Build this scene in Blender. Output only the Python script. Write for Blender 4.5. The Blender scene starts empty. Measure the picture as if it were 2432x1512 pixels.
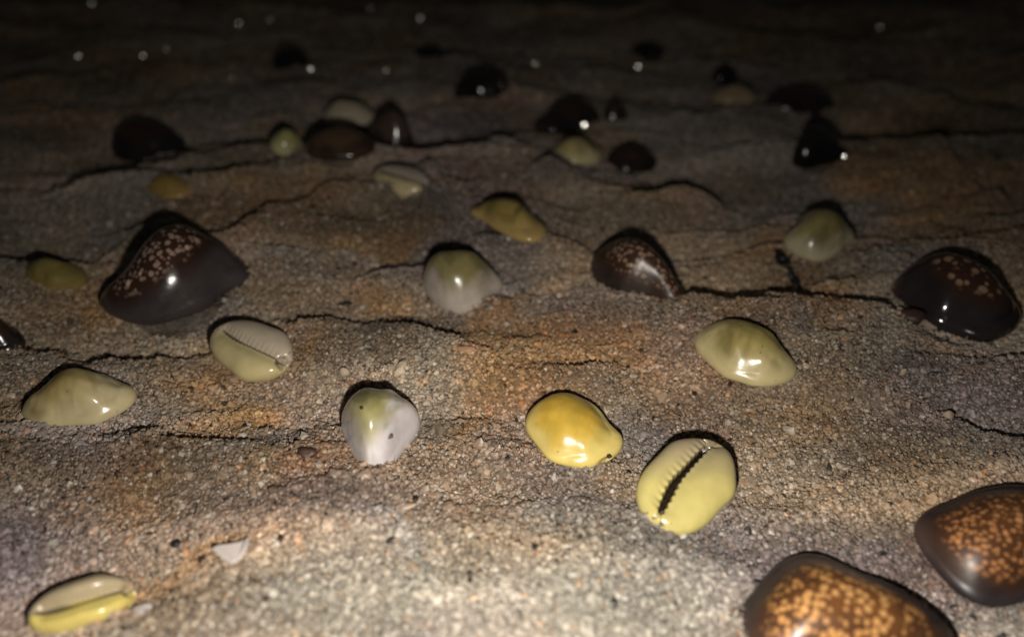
import bpy, bmesh, math, random
import numpy as np
from mathutils import Vector, Matrix, Euler

# ------------------------------------------------------------------ camera, world, lamp, exposure
SC = bpy.context.scene
COL = SC.collection
CAM_H = 0.117
PITCH = math.radians(36.8)
FPX = 1756.0                    # focal length in pixels of a 2432 px wide picture
CX, CY = 1216.0, 756.0
cam_d = bpy.data.cameras.new('camera')
cam = bpy.data.objects.new('camera', cam_d); COL.objects.link(cam)
cam.location = (0, 0, CAM_H)
cam.rotation_euler = (math.pi/2 - PITCH, 0, 0)
cam_d.sensor_width = 36; cam_d.lens = 36*FPX/2432
cam_d.clip_start = 0.002; cam_d.clip_end = 60
cam_d.dof.use_dof = True
cam_d.dof.focus_distance = 0.162
cam_d.dof.aperture_fstop = 6.8
SC.camera = cam

W = bpy.data.worlds.new('World'); SC.world = W; W.use_nodes = True
bgn = W.node_tree.nodes['Background']
bgn.inputs[0].default_value = (0.92, 1.0, 0.96, 1)      # overcast night, a last trace of skyglow
bgn.inputs[1].default_value = 0.014

# the phone torch that lights the sand, held just under the lens
ld = bpy.data.lights.new('torch', 'SPOT')
ld.energy = 1.20; ld.color = (1.0, 0.95, 0.86); ld.shadow_soft_size = 0.0022
ld.spot_size = math.radians(150); ld.spot_blend = 1.0
lamp = bpy.data.objects.new('torch', ld); COL.objects.link(lamp)
lamp.location = (0.001, 0.008, 0.089)
_t = Vector((-0.002, 0.034, 0)) - lamp.location
lamp.rotation_euler = _t.to_track_quat('-Z', 'Y').to_euler()

SC.view_settings.view_transform = 'Standard'; SC.view_settings.look = 'None'
SC.view_settings.exposure = 0.0; SC.view_settings.gamma = 1.0
SC.render.engine = 'CYCLES'
SC.cycles.max_bounces = 5; SC.cycles.sample_clamp_indirect = 4

rng = np.random.default_rng(7)
random.seed(7)

# ------------------------------------------------------------------ helpers
def G(px, py, z=0.0):
    """where the line of sight through a picture point meets height z"""
    dx = (px-CX)/FPX; dy = -(py-CY)/FPX
    c, s = math.cos(PITCH), math.sin(PITCH)
    d = (dx, c + dy*s, -s + dy*c)
    t = (z-CAM_H)/d[2]
    return np.array([d[0]*t, d[1]*t])

def lattice(seed, n=256):
    return np.random.default_rng(seed).random((n, n))
def vnoise(x, y, seed=0):
    L = lattice(seed); n = L.shape[0]
    xi = np.floor(x).astype(int); yi = np.floor(y).astype(int)
    fx = x-xi; fy = y-yi
    fx = fx*fx*fx*(fx*(fx*6-15)+10); fy = fy*fy*fy*(fy*(fy*6-15)+10)
    a = L[xi % n, yi % n]; b = L[(xi+1) % n, yi % n]
    c = L[xi % n, (yi+1) % n]; d = L[(xi+1) % n, (yi+1) % n]
    return (a*(1-fx)+b*fx)*(1-fy) + (c*(1-fx)+d*fx)*fy - 0.5
def fbm(x, y, seed=0, o=4):
    v = 0; a = 1.0
    for k in range(o):
        v = v + a*vnoise(x*2**k+17.3*k, y*2**k-9.1*k, seed+k); a *= 0.5
    return v

def tag(o, label, cat, group=None, kind=None):
    o['label'] = label
    if cat: o['category'] = cat
    if group: o['group'] = group
    if kind: o['kind'] = kind
    return o

def mesh_obj(name, verts, faces, mat, parent=None, smooth=True):
    me = bpy.data.meshes.new(name)
    me.from_pydata([tuple(v) for v in verts], [], [tuple(f) for f in faces])
    if smooth:
        me.polygons.foreach_set('use_smooth', [True]*len(me.polygons))
    me.update()
    if mat: me.materials.append(mat)
    o = bpy.data.objects.new(name, me); COL.objects.link(o)
    if parent: o.parent = parent
    return o

def set_color(me, name, arr):
    a = me.color_attributes.new(name, 'FLOAT_COLOR', 'POINT')
    buf = np.ones((len(me.vertices), 4), dtype=np.float32); buf[:, :3] = arr
    a.data.foreach_set('color', buf.ravel())
def set_float(me, name, arr):
    a = me.attributes.new(name, 'FLOAT', 'POINT')
    a.data.foreach_set('value', np.asarray(arr, dtype=np.float32))

def new_mat(name):
    m = bpy.data.materials.new(name); m.use_nodes = True
    nt = m.node_tree
    return m, nt, nt.nodes['Principled BSDF']
def nd(nt, kind, **kw):
    n = nt.nodes.new(kind)
    for k, v in kw.items():
        setattr(n, k, v)
    return n
def math_n(nt, op, a, b=None, clamp=False):
    n = nt.nodes.new('ShaderNodeMath'); n.operation = op; n.use_clamp = clamp
    for i, v in enumerate((a, b)):
        if v is None: continue
        if isinstance(v, (int, float)): n.inputs[i].default_value = v
        else: nt.links.new(v, n.inputs[i])
    return n.outputs[0]
def mix_c(nt, f, a, b, mode='MIX'):
    n = nt.nodes.new('ShaderNodeMix'); n.data_type = 'RGBA'; n.blend_type = mode
    for i, v in ((0, f), (6, a), (7, b)):
        if isinstance(v, (int, float)): n.inputs[i].default_value = v
        elif isinstance(v, tuple): n.inputs[i].default_value = (*v, 1)
        else: nt.links.new(v, n.inputs[i])
    return n.outputs[2]

# ------------------------------------------------------------------ relief of the sand
# small scarps the backwash left: (points in the 2432 px picture, height in mm, near-side length mm, drop width mm)
CRESTS = [
 ([(190,872),(250,862),(380,857),(460,850),(505,832)], 2.6, 14, 1.3),
 ([(640,772),(690,785),(760,790),(850,797),(960,808),(1060,838)], 2.3, 12, 1.1),
 ([(1060,838),(1120,860),(1200,885)], 1.0, 8, 1.2),
 ([(1160,913),(1280,906),(1380,911),(1450,885)], 1.7, 9, 0.9),
 ([(995,1000),(1060,991),(1140,997),(1200,1000)], 1.7, 8, 0.9),
 ([(1110,600),(1200,610),(1290,606),(1410,612)], 2.0, 10, 1.2),
 ([(850,695),(900,665),(950,645),(1020,625)], 1.3, 9, 1.2),
 ([(1560,603),(1650,611),(1750,602),(1860,588)], 1.9, 11, 1.0),
 ([(1490,545),(1600,556),(1720,556),(1800,545),(1880,530)], 2.2, 12, 1.1),
 ([(590,548),(690,540),(740,522),(800,496),(900,500),(1000,512)], 2.0, 14, 1.1),
 ([(250,600),(320,570),(390,548)], 1.4, 12, 1.2),
 ([(1015,462),(1050,490),(1120,492),(1180,470)], 3.2, 14, 1.5),
 ([(1240,470),(1330,438),(1430,428),(1500,420)], 2.6, 14, 1.4),
 ([(440,484),(540,476),(610,450),(700,440)], 2.2, 14, 1.4),
 ([(-60,612),(0,609),(80,609),(140,620)], 2.0, 12, 1.2),
 ([(150,808),(230,802),(330,800),(460,786)], 1.3, 9, 1.0),
 ([(1880,835),(1950,845),(2050,835)], 1.0, 8, 1.0),
 ([(2130,868),(2200,878),(2300,880),(2460,872)], 1.5, 11, 1.2),
 ([(2060,932),(2200,962),(2290,1000),(2360,1042),(2480,1085)], 2.2, 15, 1.2),
 ([(2190,360),(2240,388),(2330,465),(2432,528),(2500,560)], 2.2, 20, 2.4),
 ([(1990,378),(2080,362),(2150,366),(2220,380),(2330,368),(2410,342)], 1.6, 16, 2.4),
 ([(-80,385),(0,374),(60,370),(140,372)], 3.0, 18, 1.8),
 ([(990,386),(1100,384),(1220,386)], 2.0, 14, 1.6),
 ([(1030,440),(1150,438),(1230,430)], 1.8, 10, 1.4),
 ([(1430,462),(1560,466),(1700,478)], 1.5, 12, 1.4),
 ([(440,380),(560,375),(700,384),(900,388)], 2.6, 16, 1.8),
 ([(280,322),(160,318),(60,322)], 2.4, 16, 2.0),
 ([(1000,325),(1150,330),(1260,332)], 2.2, 18, 2.0),
 ([(1780,275),(1900,268),(2020,262)], 2.6, 20, 2.2),
 ([(430,250),(600,262),(760,255)], 2.8, 22, 2.6),
 ([(1240,250),(1020,240),(880,226)], 2.0, 22, 2.6),
 ([(2330,612),(2400,628),(2480,650)], 1.5, 10, 1.0),
 ([(560,1300),(640,1272),(720,1235),(800,1200),(900,1172),(980,1160)], 3.6, 24, 7.5),
 ([(-60,1040),(30,1032),(120,1024),(190,1018)], 1.2, 7, 1.0),
 ([(330,1085),(430,1100),(540,1118)], 1.0, 10, 4.0),
 ([(1560,880),(1450,905),(1330,925)], 0.5, 10, 1.6),
 ([(2440,1130),(2300,1150),(2190,1200)], 0.9, 10, 2.0),
]
CR = []
for pts, D, Ls, wd in CRESTS:
    P = np.array([G(x, y) for x, y in pts])
    if np.mean([y for x, y in pts]) < 400: D *= 0.62; wd *= 1.5
    if P[0, 0] > P[-1, 0]: P = P[::-1]
    # resample as a smooth line
    n = 36; t = np.linspace(0, len(P)-1, n)
    Q = np.stack([np.interp(t, range(len(P)), P[:, k]) for k in (0, 1)], 1)
    for _ in range(3):
        Q[1:-1] = (Q[:-2]+2*Q[1:-1]+Q[2:])/4
    CR.append((Q, D*1.45e-3, Ls*1.5e-3, wd*2.4e-3))

BANKS = []    # sand banked against each shell
MOUNDS = []   # (x, y, radius x, radius y, height) filled by the shells

def height(x, y, fine=True):
    x = np.asarray(x, float); y = np.asarray(y, float)
    h = 0.0105*fbm(x/0.080+3.1, y/0.045+1.7, 11, 2)
    h = h + 0.0075*fbm(x/0.042, y/0.017, 21, 3)
    rd = 1-2.6*np.abs(fbm(x/0.055+3+0.5*fbm(x/0.02, y/0.02, 55, 2), y/0.021+9+0.7*fbm(x/0.03, y/0.03, 57, 2), 51, 2))
    h = h + 0.0013*np.clip(rd, 0, 1)**1.6
    h = h + 0.0016*fbm(x/0.010, y/0.0055, 31, 2)
    h = h + 0.009*np.clip(y-0.30, 0, 1.0)**1.0*fbm(x/0.16+2, y/0.1, 61, 2)*2
    wig = 0.0024*fbm(x/0.020, y/0.016, 41, 2)
    for Q, D, Ls, wd in CR:
        x0, x1 = Q[:, 0].min()-0.012, Q[:, 0].max()+0.012
        y0, y1 = Q[:, 1].min()-Ls*3.2, Q[:, 1].max()+wd*5
        m = (x > x0) & (x < x1) & (y > y0) & (y < y1)
        if not m.any(): continue
        xs = x[m]; ys = y[m]
        yc = np.interp(xs, Q[:, 0], Q[:, 1])
        s = ys-yc+wig[m]
        # slope of the line turns a vertical gap into a true distance
        g = np.gradient(Q[:, 1], Q[:, 0]); g = np.interp(xs, Q[:, 0], g)
        s = s/np.sqrt(1+np.clip(g, -3, 3)**2)
        e = np.clip(np.minimum(xs-x0, x1-xs)/0.020, 0, 1); e = e*e*(3-2*e)
        near = np.exp(np.minimum(s, 0)/Ls)
        q = np.clip(s/wd, 0, 50)
        far = 1-1.35*(1-np.exp(-q*q*1.2))
        far = far+0.35*(1-np.exp(-np.maximum(q-1, 0)/6))
        add = np.where(s < 0, near, far)
        fade = np.exp(np.minimum(s, 0)/Ls*0.2)
        h[m] += D*e*add*fade
    for cx, cy, yaw, ra, rb, am in BANKS:
        m = (np.abs(x-cx) < ra*1.8) & (np.abs(y-cy) < ra*1.8)
        if not m.any(): continue
        dx = x[m]-cx; dy = y[m]-cy
        e = np.hypot((dx*math.cos(yaw)+dy*math.sin(yaw))/ra, (-dx*math.sin(yaw)+dy*math.cos(yaw))/rb)
        nz = 1+2.2*fbm(x[m]/0.006, y[m]/0.006, 131, 3)
        h[m] += am*nz*np.exp(-((e-1.0)/0.20)**2)*np.clip(0.55-dy/ra*0.6, 0, 1)
    for mx, my, rx, ry, mh in MOUNDS:
        r2 = ((x-mx)/rx)**2+((y-my)/ry)**2
        h = h + mh*np.exp(-r2)
    return h
def h1(x, y):
    return float(height(np.array([x]), np.array([y]))[0])

# pigment patches of the sand: (px, py, radius px, weight) warm > 0, grey < 0
PATCH = [(850,630,90,1.2),(1290,650,110,1.0),(1250,820,130,1.1),(1480,900,160,.7),(1190,960,70,.8),(1900,660,150,.7),
 (200,700,130,.5),(470,965,110,.9),(800,1150,110,.7),(1330,1330,110,1.0),(1200,1130,120,.4),(620,1330,110,1.0),(700,550,110,.7),
 (2230,480,170,.9),(1600,500,170,.7),(560,440,120,.7),(1100,430,80,.6),(350,520,150,.6),(330,1180,140,.5),
 (2000,930,200,.4),(2050,760,120,.4),(900,860,60,.4),
 (1050,850,130,-.3),(650,960,110,-.6),(130,1060,120,-.7),(700,1230,160,-.7),(1000,560,80,-.9),(1150,730,60,-.5),
 (1750,1330,180,-.8),(1500,1400,150,-.5),(900,740,90,-.3),(1900,480,140,-.6),(2300,950,170,-.6),(1520,1130,80,-.8),
 (560,700,70,-.5),(1100,300,250,-.8),(500,380,240,-.8),(1700,320,260,-.8),(1020,1400,120,-.9),(2250,1560,240,-1.0),
 (60,1350,150,-.5),(1850,780,60,-.6),(950,1300,100,-.3)]
PG = []
for px, py, r, w in PATCH:
    c = G(px, py); e = G(px+r, py); f = G(px, max(py-r*0.8, -200))
    PG.append((c[0], c[1], max(abs(e[0]-c[0]), 1e-3), max(abs(f[1]-c[1]), 1e-3), w))

# brighter light on the sand, painted in as a paler colour: (px, py, radius x px, radius y px, weight)
LIT_PALE = []
for px, py, rx_, ry_, w in [(1150,1490,420,170,.95),(700,1440,200,90,.5),(1650,1430,220,110,.75),(2250,1480,200,120,.6),(930,1010,120,90,.3),(1000,880,140,60,.3),(1650,1250,200,70,.3),(120,520,260,110,.55),(2340,820,220,150,.55),(2380,1050,180,60,.4),(330,820,150,40,.3),(2250,620,200,50,.3)]:
    c_ = G(px, py); e_ = G(px+rx_, py); f_ = G(px, py-ry_)
    LIT_PALE.append((c_[0], abs(e_[0]-c_[0]), c_[1], abs(f_[1]-c_[1]), w))

# mauve tinted sand
MAUVE = []
for px, py, rx_, ry_, w in [(60,1350,260,170,.9),(650,1250,240,90,.7),(250,1060,240,60,.5),(1880,1330,300,110,.8),(2300,950,180,60,.7),(1060,640,150,30,.3),(1050,300,200,60,.8)]:
    c_ = G(px, py); e_ = G(px+rx_, py); f_ = G(px, py-ry_)
    MAUVE.append((c_[0], abs(e_[0]-c_[0]), c_[1], abs(f_[1]-c_[1]), w))

# shade in dips and behind ripples, painted as darker sand: (px, py, radius x px, radius y px, weight)
DIP_SHADE = []
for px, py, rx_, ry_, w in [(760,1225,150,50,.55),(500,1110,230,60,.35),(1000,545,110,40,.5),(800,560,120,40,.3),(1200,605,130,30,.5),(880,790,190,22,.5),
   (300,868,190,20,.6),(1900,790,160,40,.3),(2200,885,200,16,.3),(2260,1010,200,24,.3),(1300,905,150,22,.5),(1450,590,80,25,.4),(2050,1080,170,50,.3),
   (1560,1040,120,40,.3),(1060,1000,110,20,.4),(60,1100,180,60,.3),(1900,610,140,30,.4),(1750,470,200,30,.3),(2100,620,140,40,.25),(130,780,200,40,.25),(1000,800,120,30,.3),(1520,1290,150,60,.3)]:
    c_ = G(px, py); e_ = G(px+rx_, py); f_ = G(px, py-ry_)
    DIP_SHADE.append((c_[0], c_[1], abs(e_[0]-c_[0]), abs(f_[1]-c_[1]), w))

def sand_color(x, y):
    w = 1.1*fbm(x/0.030+5, y/0.02, 71, 4)
    x0_, y0_ = x, y
    x = x+0.030*fbm(x/0.03, y/0.02, 75, 3); y = y+0.022*fbm(x/0.03+7, y/0.02+3, 77, 3)
    for cx, cy, rx, ry, k in PG:
        w = w + k*np.exp(-(((x-cx)/rx)**2+((y-cy)/ry)**2))
    x, y = x0_, y0_
    w = np.clip(w*0.62+0.47, 0, 1)[:, None]
    grey = np.array([0.275, 0.232, 0.202]); warm = np.array([0.395, 0.240, 0.118])
    tan = np.array([0.345, 0.256, 0.175])
    pl = np.clip(sum(np.exp(-(((x-a_)/b_)**2+((y-c_)/d_)**2))*e_ for a_, b_, c_, d_, e_ in LIT_PALE)+0.25*fbm(x/0.02+3, y/0.012+6, 151, 3), 0, .9)[:, None]
    c = np.where(w < .5, grey+(tan-grey)*w*2, tan+(warm-tan)*(w*2-1))
    c = c*(1-pl)+np.array([0.40, 0.365, 0.30])*pl
    mv = np.clip(sum(np.exp(-(((x-a_)/b_)**2+((y-c_)/d_)**2))*e_ for a_, b_, c_, d_, e_ in MAUVE), 0, 1)[:, None]
    c = c*(1-mv)+c*np.array([.95, .89, 1.04])*mv
    pk = np.clip(fbm(x/0.02+9, y/0.02+4, 81, 2)*1.2, 0, 1)[:, None]
    c = c*(1-pk)+c*np.array([1.08, 0.93, 1.0])*pk
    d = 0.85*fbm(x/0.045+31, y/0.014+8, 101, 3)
    for cx, cy, rx, ry, k in DIP_SHADE:
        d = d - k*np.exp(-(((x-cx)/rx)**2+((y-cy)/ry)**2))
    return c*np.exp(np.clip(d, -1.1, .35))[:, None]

# ------------------------------------------------------------------ cowrie shells
def cowrie_mesh(L, wr=0.72, hr=0.5, base=0.26, uc=-0.08, nod=0.10, sharp=1.15, slit=False, slitw=1.0, poff=(0, 0), psz=1.0, ta=0.019, vd=0.10, vw=0.17, mh=0.36, dl=0.93, dw=0.93, yg0=0.05, tf=10.5, seed=0, ends=0.0,
                notch=None, rings=110, asym=0.10):
    """unit frame: x along the shell, z towards the back of the shell; returns verts (metres), faces, fields"""
    if slit: rings = 230
    s = np.linspace(0, 1, rings)
    u = -np.cos(np.pi*s)
    nu = 72 if not slit else 60
    nl = 44 if not slit else 220
    vu = np.linspace(0, np.pi, nu, endpoint=False)
    t = np.linspace(-1, 1, nl, endpoint=False)
    vl = 1.5*np.pi + (np.pi/2)*np.sign(t)*np.abs(t)**(1.55 if slit else 1.0)
    v = np.concatenate([vu, vl]); nv = len(v)
    U, V = np.meshgrid(u, v, indexing='ij')
    C, S = np.cos(V), np.sin(V)
    r = np.random.default_rng(seed)
    wmax = wr
    env = np.clip(1-np.abs(U)**2.35, 0, 1)**0.5
    w = wmax*env*(1+asym*U)
    w = w + nod*wmax*np.exp(-((U-0.42)/0.26)**2)*env*(0.8+0.4*(C > 0))
    Y = w*np.sign(C)*np.abs(C)**0.92
    hm = mh*np.clip(1-U**4, 0, 1)**0.5
    rho2 = ((U-uc)/dl)**2+(Y/(wmax*dw))**2
    dome = np.clip(1-rho2, 0, 1)**sharp
    Hh = max(2*hr-mh-base*0.7, 0.12)
    Z = np.where(S >= 0, hm*np.abs(S)**0.95, -base*np.abs(S)**0.8*np.clip(1-U**2, 0, 1)**0.35)
    Z = Z + np.where(S >= 0, Hh*dome, 0)
    # knobby shoulders and raised ends (callus)
    Z = Z + np.where(S >= 0, ends*np.exp(-((np.abs(U)-0.80)/0.14)**2)*np.exp(-(Y/0.3)**2), 0)
    for sg in (1, -1):
        Z = Z + np.where(S >= 0, nod*0.9*np.exp(-((U-0.40)/0.20)**2-((Y-sg*wmax*0.62)/0.16)**2), 0)
    # gentle lumps
    bx, by = U*1.7+seed*3.1, Y*2.2+seed*1.7
    lum = fbm(bx.ravel()+40, by.ravel()+40, 90+seed, 2).reshape(U.shape)
    Z = Z + np.where(S >= 0, 0.07*lum*env, 0.02*lum*env)
    X = U.copy()
    slitd = np.zeros_like(U)
    if slit:
        yg = yg0-np.sign(yg0)*0.22*np.clip(-U-0.1, 0, 1)**1.4*2.2*abs(yg0)/0.22-0.05*(U+0.1)**2-np.sign(yg0)*0.5*abs(yg0)*np.clip(U-0.3, 0, 1)**1.5
        rngm = 1/(1+np.exp(-(U+0.74)*22))
        teeth = np.cos(U*2*np.pi*tf)
        wid = slitw*(0.028+0.014*np.exp(-((U+0.35)/0.3)**2))*(1+0.20*teeth)
        inside = np.clip(-S, 0, 1)**0.3*(S < 0)
        dy = Y-yg
        gro = np.exp(-(dy/wid)**6)*rngm*inside
        valley = np.exp(-(dy/vw)**2)*rngm*inside
        tm = np.exp(-((np.abs(dy)-0.10)/0.085)**2)*rngm*inside*np.where(dy < 0, 1.0, 0.15)*np.clip((0.93-np.abs(U))*6, 0, 1)
        Z = Z + vd*valley + ta*teeth*tm
        Z = Z + gro*(base*0.2+0.42)*env**0.4
        # open channel at the far tip
        tip = np.exp(-((U-1.0)/0.12)**2)*np.exp(-(dy/0.10)**2)*inside
        X = X-0.42*tip
        slitd = gro
    nt_ = np.zeros_like(U)
    if notch is not None:
        nu0, side = notch
        m = np.exp(-((U-nu0)/0.075)**2)*np.exp(-((S-0.05)/0.30)**2)*(np.sign(C) == side)
        Y = Y*(1-0.42*m); nt_ = m
    V3 = np.stack([X, Y, Z], -1)*L/2
    rp = ((U-uc-poff[0])/(0.93*psz))**2+((Y-poff[1]*wmax)/(wmax*0.93*psz))**2
    dors = np.clip(1-rp, 0, 1)*(S >= 0)
    verts = V3.reshape(-1, 3)
    idx = np.arange(rings*nv).reshape(rings, nv)
    a = idx[:-1]; b = idx[1:]
    faces = np.stack([a, np.roll(a, -1, 1), np.roll(b, -1, 1), b], -1).reshape(-1, 4)
    f = dict(U=U.ravel(), Y=Y.ravel(), Z=Z.ravel(), S=S.ravel(), C=C.ravel(), dors=dors.ravel(), slit=slitd.ravel(), notch=nt_.ravel())
    return verts, faces[:, ::-1], f

def shell_material(name, kind, rough=0.20, spotsize=1.0, spotcol=(.52,.33,.24), amount=1.0, glow=0.0, stretch=1.0, dots=0.5, pale=0.0):
    m, nt, b = new_mat(name)
    at = nd(nt, 'ShaderNodeAttribute', attribute_name='pigment')
    tc = nd(nt, 'ShaderNodeTexCoord')
    no = nd(nt, 'ShaderNodeTexNoise'); no.inputs['Scale'].default_value = 420; no.inputs['Detail'].default_value = 3
    nt.links.new(tc.outputs['Object'], no.inputs['Vector'])
    var = math_n(nt, 'MULTIPLY_ADD', no.outputs[0], 0.30); nt.nodes[-1].inputs[2].default_value = 0.85
    vc = nd(nt, 'ShaderNodeCombineColor')
    for i in range(3): nt.links.new(var, vc.inputs[i])
    col = mix_c(nt, 1.0, at.outputs['Color'], vc.outputs[0], 'MULTIPLY')
    if kind == 'dark':
        da = nd(nt, 'ShaderNodeAttribute', attribute_name='dorsum')
        mp = nd(nt, 'ShaderNodeMapping'); mp.inputs['Scale'].default_value = (1.0/stretch, 1.0, 1.0)
        mp.inputs['Location'].default_value = (random.random(), random.random(), 0)
        wn = nd(nt, 'ShaderNodeTexNoise'); wn.inputs['Scale'].default_value = 260
        nt.links.new(tc.outputs['Object'], wn.inputs['Vector'])
        wa = nd(nt, 'ShaderNodeVectorMath', operation='MULTIPLY_ADD')
        nt.links.new(wn.outputs['Color'], wa.inputs[0]); wa.inputs[1].default_value = (0.0011,)*3
        nt.links.new(tc.outputs['Object'], wa.inputs[2])
        nt.links.new(wa.outputs[0], mp.inputs['Vector'])
        def spots(scale, lo, thr, soft):
            vo = nd(nt, 'ShaderNodeTexVoronoi'); vo.inputs['Scale'].default_value = scale
            vo.inputs['Randomness'].default_value = 0.9
            nt.links.new(mp.outputs[0], vo.inputs['Vector'])
            sp = nd(nt, 'ShaderNodeSeparateColor'); nt.links.new(vo.outputs['Color'], sp.inputs[0])
            rad = math_n(nt, 'MULTIPLY_ADD', sp.outputs[0], thr); nt.nodes[-1].inputs[2].default_value = lo
            d = math_n(nt, 'SUBTRACT', rad, vo.outputs['Distance'])
            return math_n(nt, 'MULTIPLY', d, soft, True), sp.outputs[1]
        s1, r1 = spots(640/spotsize, 0.34, 0.30, 5.0)
        s2, r2 = spots(300/spotsize, -0.25, 0.62, 9.0)
        s3 = math_n(nt, 'MAXIMUM', math_n(nt, 'MULTIPLY', s1, dots), s2)
        dm = math_n(nt, 'MULTIPLY_ADD', no.outputs[0], 0.10); nt.nodes[-1].inputs[2].default_value = -0.05
        dmask = math_n(nt, 'MULTIPLY', math_n(nt, 'SUBTRACT', math_n(nt, 'ADD', da.outputs['Fac'], dm), 0.44), 5.0, True)
        f = math_n(nt, 'MULTIPLY', math_n(nt, 'MULTIPLY', s3, dmask), amount)
        # brown ground between the spots on the back
        brown = mix_c(nt, math_n(nt, 'MULTIPLY', dmask, glow), col, (.13, .045, .014))
        pc = math_n(nt, 'MULTIPLY', math_n(nt, 'SUBTRACT', da.outputs['Fac'], 0.62), 2.2*pale, True)
        lf = nd(nt, 'ShaderNodeTexNoise'); lf.inputs['Scale'].default_value = 110; lf.inputs['Detail'].default_value = 2
        nt.links.new(tc.outputs['Object'], lf.inputs['Vector'])
        pc = math_n(nt, 'MULTIPLY', pc, math_n(nt, 'MULTIPLY', math_n(nt, 'SUBTRACT', lf.outputs[0], 0.30), 2.6, True), True)
        brown = mix_c(nt, math_n(nt, 'MULTIPLY', pc, .6), brown, (.34, .13, .03))
        spc = mix_c(nt, pc, spotcol, tuple(min(1, v*k) for v, k in zip(spotcol, (1.35, 1.65, 2.2))))
        col = mix_c(nt, f, brown, spc)
    nt.links.new(col, b.inputs['Base Color'])
    b.inputs['Roughness'].default_value = rough
    rn = math_n(nt, 'MULTIPLY_ADD', no.outputs[0], 0.16); nt.nodes[-1].inputs[2].default_value = rough-0.06
    nt.links.new(rn, b.inputs['Roughness'])
    b.inputs['Specular IOR Level'].default_value = 0.55 if kind == 'pale' else 0.5
    if kind == 'pale':
        b.inputs['Subsurface Weight'].default_value = 0.25
        b.inputs['Subsurface Radius'].default_value = (0.0016, 0.0012, 0.0005)
        b.inputs['Subsurface Scale'].default_value = 1.0
    bp = nd(nt, 'ShaderNodeBump'); bp.inputs['Strength'].default_value = 0.22; bp.inputs['Distance'].default_value = 0.0005
    n2 = nd(nt, 'ShaderNodeTexNoise'); n2.inputs['Scale'].default_value = 190; n2.inputs['Detail'].default_value = 4
    nt.links.new(tc.outputs['Object'], n2.inputs['Vector'])
    nt.links.new(n2.outputs[0], bp.inputs['Height']); nt.links.new(bp.outputs[0], b.inputs['Normal'])
    return m

def simple_mat(name, col, rough=0.6, var=0.25, scale=900, metallic=0.0, spec=0.5):
    m, nt, b = new_mat(name)
    tc = nd(nt, 'ShaderNodeTexCoord')
    no = nd(nt, 'ShaderNodeTexNoise'); no.inputs['Scale'].default_value = scale; no.inputs['Detail'].default_value = 4
    nt.links.new(tc.outputs['Object'], no.inputs['Vector'])
    c = mix_c(nt, no.outputs[0], tuple(x*(1-var) for x in col), tuple(min(1, x*(1+var)) for x in col))
    nt.links.new(c, b.inputs['Base Color'])
    b.inputs['Roughness'].default_value = rough; b.inputs['Metallic'].default_value = metallic
    b.inputs['Specular IOR Level'].default_value = spec
    bp = nd(nt, 'ShaderNodeBump'); bp.inputs['Strength'].default_value = 0.5; bp.inputs['Distance'].default_value = 0.0002
    nt.links.new(no.outputs[0], bp.inputs['Height']); nt.links.new(bp.outputs[0], b.inputs['Normal'])
    return m

# how far each shell reaches in the photograph (left, top, right, bottom); used to scale it once it lies on the sand
REACH = {3:(65,1355,325,1512),5:(1510,1048,1748,1262),8:(1248,932,1482,1112),9:(808,922,998,1104),2:(50,870,326,1012),
 4:(498,760,698,908),12:(1648,757,1892,920),15:(1002,590,1192,745),18:(1862,500,2028,620),21:(1116,470,1300,578),
 6:(886,390,1022,466),24:(1312,325,1430,392),25:(640,305,720,372),26:(352,415,455,470),27:(60,612,210,690),
 28:(770,237,890,302),29:(1690,200,1800,250),30:(1755,1316,2268,1640),31:(2172,1156,2600,1440),33:(232,532,594,772),
 34:(2122,600,2428,812),35:(1402,565,1642,728),36:(264,282,442,385),37:(726,300,892,382),38:(870,262,990,372),
 39:(1270,235,1425,318),40:(1438,342,1560,410),41:(1880,302,2014,400),42:(1815,205,1980,272),43:(1078,168,1218,232),
 44:(-75,745,62,835),45:(1430,238,1492,288),46:(1170,212,1212,248),47:(1690,140,1755,190),48:(645,115,735,168),
 49:(985,110,1060,142),50:(1500,108,1578,145)}
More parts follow.
